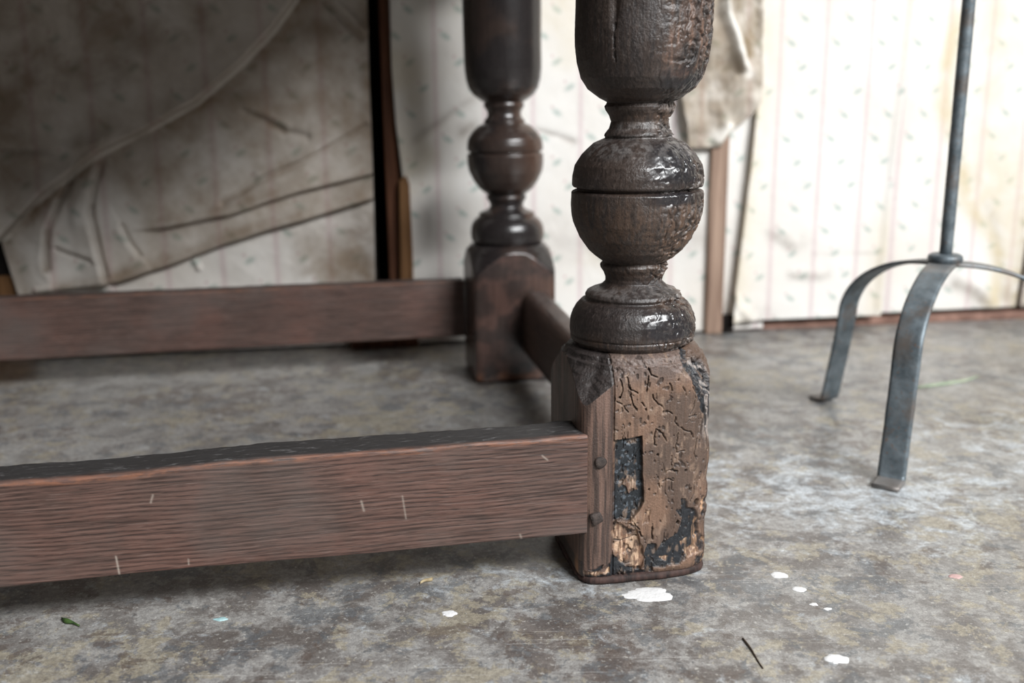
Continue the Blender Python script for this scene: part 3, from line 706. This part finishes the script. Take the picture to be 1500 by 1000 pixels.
            for hx, hy, hr in ((1028, 752, .0032), (990, 566, .0010), (962, 673, .0011), (1005, 700, .0011), (995, 778, .0016), (1000, 549, .0011), (950, 724, .0008), (904, 586, .0009), (1015, 730, .0012)):
                a, b = zc_([(hx, hy)])[0]; m = sstep(hr * 1.15, hr * .8, np.hypot(q - a, Z - b))
                CC = mixc(m * .9, CC, col3(lin(30, 25, 24))); D -= m * .004
            # fine vertical checks and pits over the old face
            chk = np.abs(fbm(X * 130, 0, Z * 26, 3, 36) - .5); m = (1 - sstep(.003, .011, chk)) * m_old * sstep(.46, .62, n1)
            CC = mixc(m * .75, CC, col3(lin(40, 31, 27))); D -= m * .0010
            pit = sstep(.70, .78, fbm(X * 330, 2, Z * 260, 2, 37)) * m_old; CC = mixc(pit * .7, CC, col3(lin(44, 35, 31))); D -= pit * .0009
            lt = sstep(.60, .74, fbm(X * 240, 6, Z * 120, 3, 38)) * m_old; CC = mixc(lt * .35, CC, col3(lin(164, 138, 118)))
            # charred, split right arris
            m = np.exp(-(((TH - .86) / .17) ** 4)) * sstep(.105, .122, Z + jz * 2) * sstep(.178, .168, Z + jz) * sstep(.28, .46, fbm(X * 160, Y * 160, Z * 60, 3, 40) + .05)
            sp_ = fbm(X * 420, Y * 420, Z * 60, 2, 42)
            CC = mixc(m * .92, CC, mixc(sstep(.52, .66, sp_), col3(lin(30, 33, 38)), col3(lin(150, 140, 134)))); D -= m * (.0010 + .0035 * (1 - sstep(.3, .5, sp_)))
            m = np.exp(-(((TH - .80) / .16) ** 4)) * sstep(.075, .06, Z + jz * 3) * sstep(.4, .55, fbm(X * 140, Y * 140, Z * 110, 3, 43))
            CC = mixc(m * .9, CC, mixc(sstep(.6, .7, sp_), col3(lin(30, 32, 37)), col3(lin(190, 150, 116)))); D -= m * .0018
            # chipped arris at the strip, bottom edge rubbed
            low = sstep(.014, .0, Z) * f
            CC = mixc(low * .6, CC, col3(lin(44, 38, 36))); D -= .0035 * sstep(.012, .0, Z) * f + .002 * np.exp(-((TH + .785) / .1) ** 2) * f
            leftface = (np.sin(TH) < -.72) & f
            m = leftface & (Z < .02); CC = mixc(m * .7, CC, col3(lin(38, 34, 33)))
            m = np.exp(-(((Z - .012) / .008) ** 2 + ((TH + .92) / .05) ** 2)) * f; CC = mixc(np.clip(m, 0, 1), CC, col3(lin(170, 118, 76)))
            C = np.where(f[..., None], CC, C)
            G = np.where(f, np.minimum(G, .4), np.minimum(G, 1.15))
    else:
        C = mixc(sstep(.45, .66, pat), col3(lin(36, 32, 32)), col3(lin(52, 42, 38)))
        C = mixc(isface * .8, C, mixc(sstep(.4, .6, n1), col3(lin(54, 44, 41)), col3(lin(80, 60, 54))))
        C = mixc(right ** 2 * .5 * sstep(.45, .6, pat), C, col3(lin(88, 62, 48)))
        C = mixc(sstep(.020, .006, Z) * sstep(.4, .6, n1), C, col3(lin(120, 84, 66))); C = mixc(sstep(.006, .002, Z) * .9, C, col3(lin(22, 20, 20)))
        G = .95 + 0 * Z; D += .0010 * (pat - .5) - .002 * sstep(.010, .0, Z) * (Z < .18)
    return np.maximum(R + D, .004), C, np.clip(G, 0, 1.15), TH, Z

def make_leg(pos, near, nth, zt_, zb_, lean, label=None):
    """leg (turning) with its foot_block as a sub-part"""
    if near:                                                   # sample finely on the front and left, coarsely behind
        dens = lambda t: 1.5 if -.84 < t < .9 else (1.0 if -1.6 < t < 1.6 else .3)
        g = np.linspace(-np.pi, np.pi, 4000); cum = np.cumsum([dens(t) for t in g]); th = np.interp(np.linspace(0, cum[-1], nth, endpoint=False), cum, g)
    else: th = np.linspace(-np.pi, np.pi, nth, endpoint=False)
    def shell(name, z):
        R, C, G, TH, Z = leg_fields(th, z, near)
        sh = np.interp(Z, [.18, .45], [0, lean])
        V = np.stack([R * np.sin(TH) + sh, -R * np.cos(TH) + 0 * sh, Z], -1)
        return grid_mesh(name, V, wrap=True, cap0=True, cap1=True, attrs={'col': C, 'gloss': G})
    leg = link('leg', shell('leg', zt_), M_LEG if near else M_LEG_FAR, table); leg.location = (pos[0], pos[1], 0)
    blk = link('foot_block', shell('foot_block', zb_), M_LEG if near else M_LEG_FAR, leg)
    head = link('head_block', box_mesh('head_block', -HALF, HALF, -HALF, HALF, .598, .762, .004), M_TOP, leg)
    if label: tag(leg, label)
    return leg
zturn = np.concatenate([np.linspace(.1828, .47, 520), np.linspace(.475, .60, 40)])
near_leg = make_leg((0, 0), True, 560, zturn, np.linspace(.0065, .183, 360), .0055, 'worn near leg with tarry scarred turning and splintered foot block')
zt2 = np.linspace(.1828, .60, 300); zb2 = np.linspace(.0, .183, 90)
far_leg = make_leg((.007, LEG_D), False, 128, zt2, zb2, -.004, 'smoother glossy leg in the background')
for p in ((-1.62, 0), (-1.62, LEG_D)):                        # the pair at the other end of the table
    l2 = link('leg', far_leg.data, None, table); l2.location = (p[0], p[1], 0)
    for ch in list(far_leg.children):
        c2 = ch.copy(); col.objects.link(c2); c2.parent = l2

# thin shoe under the near foot
def foot_pad():
    th = np.linspace(-np.pi, np.pi, 160, endpoint=False)
    rows = []
    for z, gr in ((0, -.0020), (.0010, -.0002), (.0030, .0006), (.0055, .0000), (.0068, -.0026)):
        s, c = np.abs(np.sin(th)), np.abs(np.cos(th)); n_ = 7
        r = (HALF - .0008) / (s ** n_ + c ** n_) ** (1 / n_) + gr + .0030 * (fbm(np.sin(th) * 5, np.cos(th) * 5, z * 200, 3, 51) - .5)
        r = r - .004 * np.exp(-((th - .8) / .3) ** 2)
        rows.append(np.stack([r * np.sin(th), -r * np.cos(th), np.full_like(th, z)], -1))
    o = link('foot_pad', grid_mesh('foot_pad', np.array(rows), wrap=True, cap0=True, cap1=True), mat_timber('foot_pad_wood', lin4(30, 26, 26), lin4(88, 66, 60)), near_leg)
    tag(o, 'thin red-brown pad under the splintered foot')
foot_pad()

# two pegs that pin the stretcher tenon
def peg(x, z, r, sides, rot):
    bm = bmesh.new(); v0 = []
    rings = ((r * 1.05, .004), (r * 1.0, -.0009), (r * .9, -.0017), (r * .45, -.0019))
    R_ = []
    for rr, y in rings:
        ring = []
        for k in range(24):
            a = 2 * math.pi * k / 24 + rot
            m = 1 / (abs(math.cos(a - rot)) ** 6 + abs(math.sin(a - rot)) ** 6) ** (1 / 6) if sides == 4 else 1
            m *= 1 + .05 * math.sin(3 * a + 1) + random.uniform(-.02, .02)
            ring.append(bm.verts.new((x + rr * m * math.cos(a), -HALF + y, z + rr * m * math.sin(a))))
        R_.append(ring)
    for a, b in zip(R_[:-1], R_[1:]):
        for k in range(24): bm.faces.new((a[k], a[(k + 1) % 24], b[(k + 1) % 24], b[k]))
    bm.faces.new(R_[-1]); bmesh.ops.recalc_face_normals(bm, faces=bm.faces)
    me = bpy.data.meshes.new('peg'); bm.to_mesh(me); bm.free()
    for p_ in me.polygons: p_.use_smooth = True
    link('peg', me, M_PEG, near_leg)
peg(-.0402, .1028, .0046, 8, .2); peg(-.0430, .0575, .0046, 4, .35)

# ---- stretchers
def stretcher(x0, x1, y0, y1, zbot, ztop, nx, worn, mat, seed, hollow=True):
    """rail along x with a worn upper arris; zbot/ztop are functions of x"""
    xs = np.concatenate([np.linspace(x0, -.54, 40, endpoint=False), np.linspace(-.54, x1, nx)])
    # section loop (front bottom -> front top -> back top -> back bottom), t in 0..1 with rounded arrises
    nf, ntp, nb, nbt = (90 if nx > 400 else 40), 30, 12, 8
    rows = []; E = []; Du = []; Mk = []
    for x in xs:
        zb, zt_ = zbot(x), ztop(x); w_ = worn * (.6 + .9 * vnoise(x * 22, 0, 0, seed)); w2 = w_ * .55
        fr = [(y0, zb + .0012 + (zt_ - w2 - zb - .0012) * k / (nf - 1)) for k in range(nf)]
        ya = y0 + w_; tp = [(y0 + w_ * (1 - math.cos(a)), zt_ - w2 + w2 * math.sin(a)) for a in np.linspace(.25, math.pi / 2, 10)]
        tp += [(ya + (y1 - .003 - ya) * k / (ntp - 10), zt_) for k in range(1, ntp - 9)]
        bk = [(y1, zt_ - .003 - (zt_ - .003 - zb - .002) * k / (nb - 1)) for k in range(nb)]
        bt = [(y1 - .002 - (y1 - y0 - .004) * k / (nbt - 1), zb) for k in range(nbt)]
        loop = fr + tp + bk + bt
        e = [sstep(-.0025, -.0003, a[1] - (zt_ - w2)) * .5 for a in fr] + [.65 - .65 * min(1, k / 6) for k in range(len(tp))] + [0] * (nb + nbt)
        d = [0.0] * nf + [min(1, max(0, (k - 2) / 5)) for k in range(len(tp))] + [.4] * nb + [.2] * nbt
        rows.append([(x, a, b) for a, b in loop]); E.append(e); Du.append(d)
    V = np.array(rows); E = np.array(E, float); Du = np.array(Du, float)
    nx_, m = V.shape[:2]
    nz = fbm(V[..., 0] * 45, V[..., 1] * 160, V[..., 2] * 160, 4, seed + 3) - .5
    dm = .0016 * nz * (.35 + E + Du); V[..., 1] += dm * .8; V[..., 2] += dm * (E + Du > .1)
    return V, np.clip(E, 0, 1), np.clip(Du, 0, 1)
def add_stretcher(name, V, E, Du, mark, mat, label):
    me = grid_mesh(name, V, wrap=True, cap0=True, cap1=True, attrs={'edge': E, 'dust': Du, 'mark': mark}, flip=True)
    o = link('stretcher', me, mat, table); tag(o, label); return o
xt = [-1.6, -.70, -.4621, -.4254, -.3755, -.337, -.2847, -.2369, -.1919, -.1458, -.0988, -.0586, 0]; ztp = [.124, .123, .1222, .1222, .1222, .1242, .1251, .1252, .1252, .1256, .1252, .1264, .1264]
xb = [-1.6, -.4717, -.3957, -.3435, -.2765, -.2106, -.1316, -.0582, 0]; zbp = [.044, .0435, .0450, .0455, .0448, .0440, .0446, .0443, .0443]
V, E_, D_ = stretcher(-1.57, -.050, -.0540, -.0190, lambda x: np.interp(x, xb, zbp), lambda x: np.interp(x, xt, ztp), 720, .0055, M_RAIL, 61)
onf = V[..., 1] < -.050
mk = np.zeros(E_.shape)
for (xa, za, xb_, zb_, wd, am) in ((-.3925, .0452, -.3935, .060, .0006, .9), (-.1885, .070, -.1905, .088, .0006, .5), (-.2205, .0865, -.219, .079, .0008, .6), (-.3665, .0985, -.3645, .104, .0006, .7), (-.345, .049, -.3448, .053, .0005, .7), (-.085, .111, -.081, .1075, .0006, .7), (-.1025, .049, -.1015, .0455, .0008, .5)):
    mk = np.maximum(mk, .75 * am * np.exp(-(poly_dist(V[..., 0], V[..., 2], [(xa, za), (xb_, zb_)]) / wd) ** 2) * onf)
add_stretcher('front_stretcher', V, E_, D_, mk, M_RAIL, 'near stretcher rail with worn pale-edged top and white scuffs')
V, E_, D_ = stretcher(-1.57, -.050, LEG_D + .032, LEG_D + .058, lambda x: .0465 - .001 * x * 0, lambda x: .1268 - .0035 * x, 200, .003, M_RAIL, 71)
add_stretcher('back_stretcher', V, E_, D_ * .5, np.zeros(E_.shape), M_RAIL, 'far stretcher rail in front of the loose wallpaper')
# side stretcher, its upper edge worn hollow and round by feet
def side_stretcher(xc0, xc1, label=None):
    ys = np.linspace(.045, LEG_D - .045, 80); rows = []
    for y in ys:
        zt_ = .1225 - .006 * math.sin(math.pi * (y - .045) / (LEG_D - .09)) + .003 * (vnoise(y * 20, 0, 0, 81) - .5); zb = .043
        w_ = .013
        loop = [(xc0, zb)] + [(xc0, zb + (zt_ - w_ - zb) * k / 8) for k in range(1, 9)] + [(xc0 + w_ * (1 - math.cos(a)), zt_ - w_ + w_ * math.sin(a)) for a in np.linspace(.2, 1.57, 8)]
        loop += [(xc1 - w_ * (1 - math.cos(a)), zt_ - w_ + w_ * math.sin(a)) for a in np.linspace(1.57, .2, 8)] + [(xc1, zt_ - w_ - (zt_ - w_ - zb) * k / 8) for k in range(9)]
        rows.append([(a, y, b) for a, b in loop])
    V = np.array(rows); o = link('stretcher', grid_mesh('side_stretcher', V, wrap=True, cap0=True, cap1=True), M_SIDE, table)
    if label: tag(o, label)
side_stretcher(.0165, .0535, 'short side stretcher with a rounded worn top between two legs'); side_stretcher(-1.62 - .0535, -1.62 - .0165)

# ---- frieze rails and top, above the frame
for nm, b in (('frieze_rail', (-1.56, -.05, -.050, -.020, .660, .758)), ('frieze_rail', (-1.56, -.05, LEG_D + .02, LEG_D + .05, .660, .758)),
              ('frieze_rail', (.015, .05, .05, LEG_D - .05, .660, .758)), ('frieze_rail', (-1.67, -1.635, .05, LEG_D - .05, .660, .758))):
    link(nm, box_mesh(nm, *b, .003), M_TOP, table)
for k in range(4):                                             # the top: four boards
    ya = -.09 + k * (LEG_D + .18) / 4; link('top_board', box_mesh('top_board', -1.72, .13, ya + .0006, ya + (LEG_D + .18) / 4 - .0006,   .7625, .796, .004), M_TOP, table)

# ================================================================== IRON STAND
STAND = np.array([.461, 1.047, 0])
stand = empty('iron_stand', tuple(STAND), 0)
tag(stand, 'tall blue-grey iron stand on three arched strap legs', 'stand')
HUB = .1965
def strap(name, az, reach, foot_len, w_=.0265, th=.0045, bulge=1.0):
    """flat bar arching out of the hub and down to a turned-out foot"""
    dr = np.array([math.sin(az), -math.cos(az), 0]); sd = np.array([math.cos(az), math.sin(az), 0])
    prof = []
    for a in np.linspace(0, 1, 26):                            # arch from hub to the drop
        ang = a * math.pi / 2
        prof.append((.004 + (reach - .004) * .86 * math.sin(ang) ** 1.0, HUB - (HUB * .40) * (1 - math.cos(ang)) ** 1.0))
    r1, z1 = prof[-1]
    for a in np.linspace(.04, 1, 22): prof.append((r1 + (reach - r1) * a ** 1.15, z1 - (z1 - .0052) * a))
    for a in np.linspace(.15, 1, 6): prof.append((reach + foot_len * a, .0050 - .0022 * min(1, a * 2)))
    P = np.array(prof); Tn = np.gradient(P, axis=0); Tn /= np.linalg.norm(Tn, axis=1)[:, None]; Nn = np.stack([-Tn[:, 1], Tn[:, 0]], 1)
    rows = []; du = []
    nq = 9
    for i, (r, z) in enumerate(P):
        loop = []
        for k in range(nq):
            u = -1 + 2 * k / (nq - 1); loop.append((u, 1))
        for k in range(nq):
            u = 1 - 2 * k / (nq - 1); loop.append((u, -1))
        row = []
        for u, sgn in loop:
            hb = th / 2 * (.72 if abs(u) > .99 else 1)
            q = np.array([r, z]) - Nn[i] * 0 + Nn[i] * hb * sgn
            wob = 1 + .03 * (vnoise(i * .35, u * 2, 3, int(az * 10) + 91) - .5)
            row.append(dr * q[0] + sd * u * w_ / 2 * wob + np.array([0, 0, max(q[1], .0004)]))
        rows.append(row); du.append([max(0, (.3 if i < 6 else 0)) + (.55 if i > len(P) - 7 else 0)] * len(loop))
    V = np.array(rows)
    me = grid_mesh(name, V, wrap=True, cap0=True, cap1=True, attrs={'dust': np.array(du, float)}, flip=True)
    return link('leg', me, M_IRON, stand)
strap('leg', math.radians(-35), .157, .022)
strap('leg', math.radians(-155), .157, .022)
strap('leg', math.radians(85), .157, .022)
def lathe(name, prof, seg=40):
    th = np.linspace(0, 2 * np.pi, seg, endpoint=False)
    return grid_mesh(name, np.array([[(r * math.cos(t), r * math.sin(t), z) for t in th] for r, z in prof]), wrap=True, cap0=True, cap1=True)
link('collar', lathe('collar', [(.006, HUB + .001), (.0150, HUB + .0012), (.0172, HUB + .003), (.0178, HUB + .0058), (.0170, HUB + .0088), (.0140, HUB + .0106), (.0085, HUB + .0108)]), M_IRON, stand)
rod = link('rod', tube_mesh('rod', [(0, 0, HUB + .004 + k * .02) for k in range(48)], [.0066 + .00025 * random.uniform(-1, 1) for k in range(48)], 24), M_IRON, stand)

# ================================================================== SMALL THINGS ON THE FLOOR
def splash(cx, cy, rx, ry, seed, mat=M_PAINT, rot=0, h=.0006, spikes=.25, name='paint_splash'):
    n_ = 64; V = [(cx, cy, h)]; fcs = []
    rngs = (.55, .9, 1.0)
    for j, q in enumerate(rngs):
        for k in range(n_):
            a = 2 * math.pi * k / n_
            m = 1 + spikes * 2 * (float(fbm(math.cos(a) * 1.6 + seed, math.sin(a) * 1.6, 0, 3, seed)) - .5) * (1.2 if j else .6)
            x, y = rx * q * m * math.cos(a), ry * q * m * math.sin(a)
            V.append((cx + x * math.cos(rot) - y * math.sin(rot), cy + x * math.sin(rot) + y * math.cos(rot), (h, h * .8, 0.00005)[j]))
    for k in range(n_): fcs.append((0, 1 + k, 1 + (k + 1) % n_))
    for j in range(2):
        for k in range(n_): a, b = 1 + j * n_ + k, 1 + j * n_ + (k + 1) % n_; fcs.append((a, a + n_, b + n_, b))
    return link(name, raw_mesh(name, V, fcs), mat, fl)
def ground(px, py):
    d = FW + RT * (px - 750) / F_PX - UP * (py - 500) / F_PX; t = -CAM_H / d[2]; P = CAM + d * t; return float(P[0]), float(P[1])
for px, py, rx, ry, sd, sp_ in ((945, 871, .019, .012, 3, .4), (1142, 842, .0065, .0055, 5, .25), (1171, 863, .0055, .0042, 7, .15), (1225, 965, .0085, .006, 9, .3), (659, 898, .006, .004, 12, .4), (1192, 885, .003, .002, 15, .4), (1212, 892, .003, .002, 16, .4), (1226, 1012, .006, .004, 18, .3)):
    g_ = ground(px, py); splash(g_[0], g_[1], rx, ry, sd, spikes=sp_)
splash(*ground(1400, 844), .005, .004, 31, M_PINK, name='paint_fleck'); splash(*ground(323, 907), .005, .0025, 33, M_BLUE, spikes=.5, name='paint_fleck')
# twig
a, b = ground(1088, 936), ground(1119, 980)
pts = [(a[0] + (b[0] - a[0]) * t + .0005 * math.sin(t * 5), a[1] + (b[1] - a[1]) * t, .0007 + .0002 * math.sin(t * 6)) for t in np.linspace(0, 1, 14)]
tag(link('twig', tube_mesh('twig', pts, np.linspace(.0007, .0004, 14), 8), M_TWIG), 'thin dark twig lying on the floor in the right foreground', 'twig')
# green leaf fragment by the near stretcher shadow
a, b = ground(90, 908), ground(117, 918)
V = []; F_ = []
for k, t in enumerate(np.linspace(0, 1, 9)):
    wd = .0028 * math.sin(math.pi * min(1, t * 1.6)) ** 1 if t < .62 else .0006
    x, y = a[0] + (b[0] - a[0]) * t, a[1] + (b[1] - a[1]) * t
    V += [(x, y - wd - .0003, .001), (x, y, .0024 + .001 * math.sin(t * 4)), (x, y + wd + .0003, .0012)]
    if k: q = 3 * k; F_ += [(q - 3, q, q + 1, q - 2), (q - 2, q + 1, q + 2, q - 1)]
o = link('leaf_fragment', raw_mesh('leaf_fragment', V, F_), M_LEAF); o.modifiers.new('thickness', 'SOLIDIFY').thickness = .0005
tag(o, 'small green leaf fragment on the floor below the near stretcher', 'leaf')
# curled pale flake
a, b = ground(616, 855), ground(634, 849)
V = []; F_ = []
for k, t in enumerate(np.linspace(0, 1, 10)):
    x, y = a[0] + (b[0] - a[0]) * t, a[1] + (b[1] - a[1]) * t + .0015 * math.sin(t * 5)
    V += [(x, y - .0012, .0006), (x, y, .0022 + .0012 * t), (x, y + .0012, .0010)]
    if k: q = 3 * k; F_ += [(q - 3, q, q + 1, q - 2), (q - 2, q + 1, q + 2, q - 1)]
o = link('wood_flake', raw_mesh('wood_flake', V, F_), M_FLAKE); o.modifiers.new('thickness', 'SOLIDIFY').thickness = .0004
tag(o, 'tiny curled pale wood flake on the floor under the near stretcher', 'wood flake')
# pale blade of dry grass far out on the floor
pts = [(1336, 569), (1362, 566), (1390, 562), (1414, 558), (1433, 552)]
G_ = [ground(*p) for p in pts]; V = []; F_ = []
for k, (x, y) in enumerate(G_):
    wd = .0045 * math.sin(math.pi * (.12 + .80 * k / 4)); V += [(x, y - wd, .0008), (x, y, .0030 + .001 * math.sin(k)), (x, y + wd, .0010)]
    if k: q = 3 * k; F_ += [(q - 3, q, q + 1, q - 2), (q - 2, q + 1, q + 2, q - 1)]
o = link('grass_blade', raw_mesh('grass_blade', V, F_), mat_plain('pale_green_blade', lin4(140, 156, 132), lin4(172, 180, 158), 60, .7)); o.modifiers.new('thickness', 'SOLIDIFY').thickness = .0005
tag(o, 'thin pale green blade lying on the floor behind the iron stand', 'grass blade')
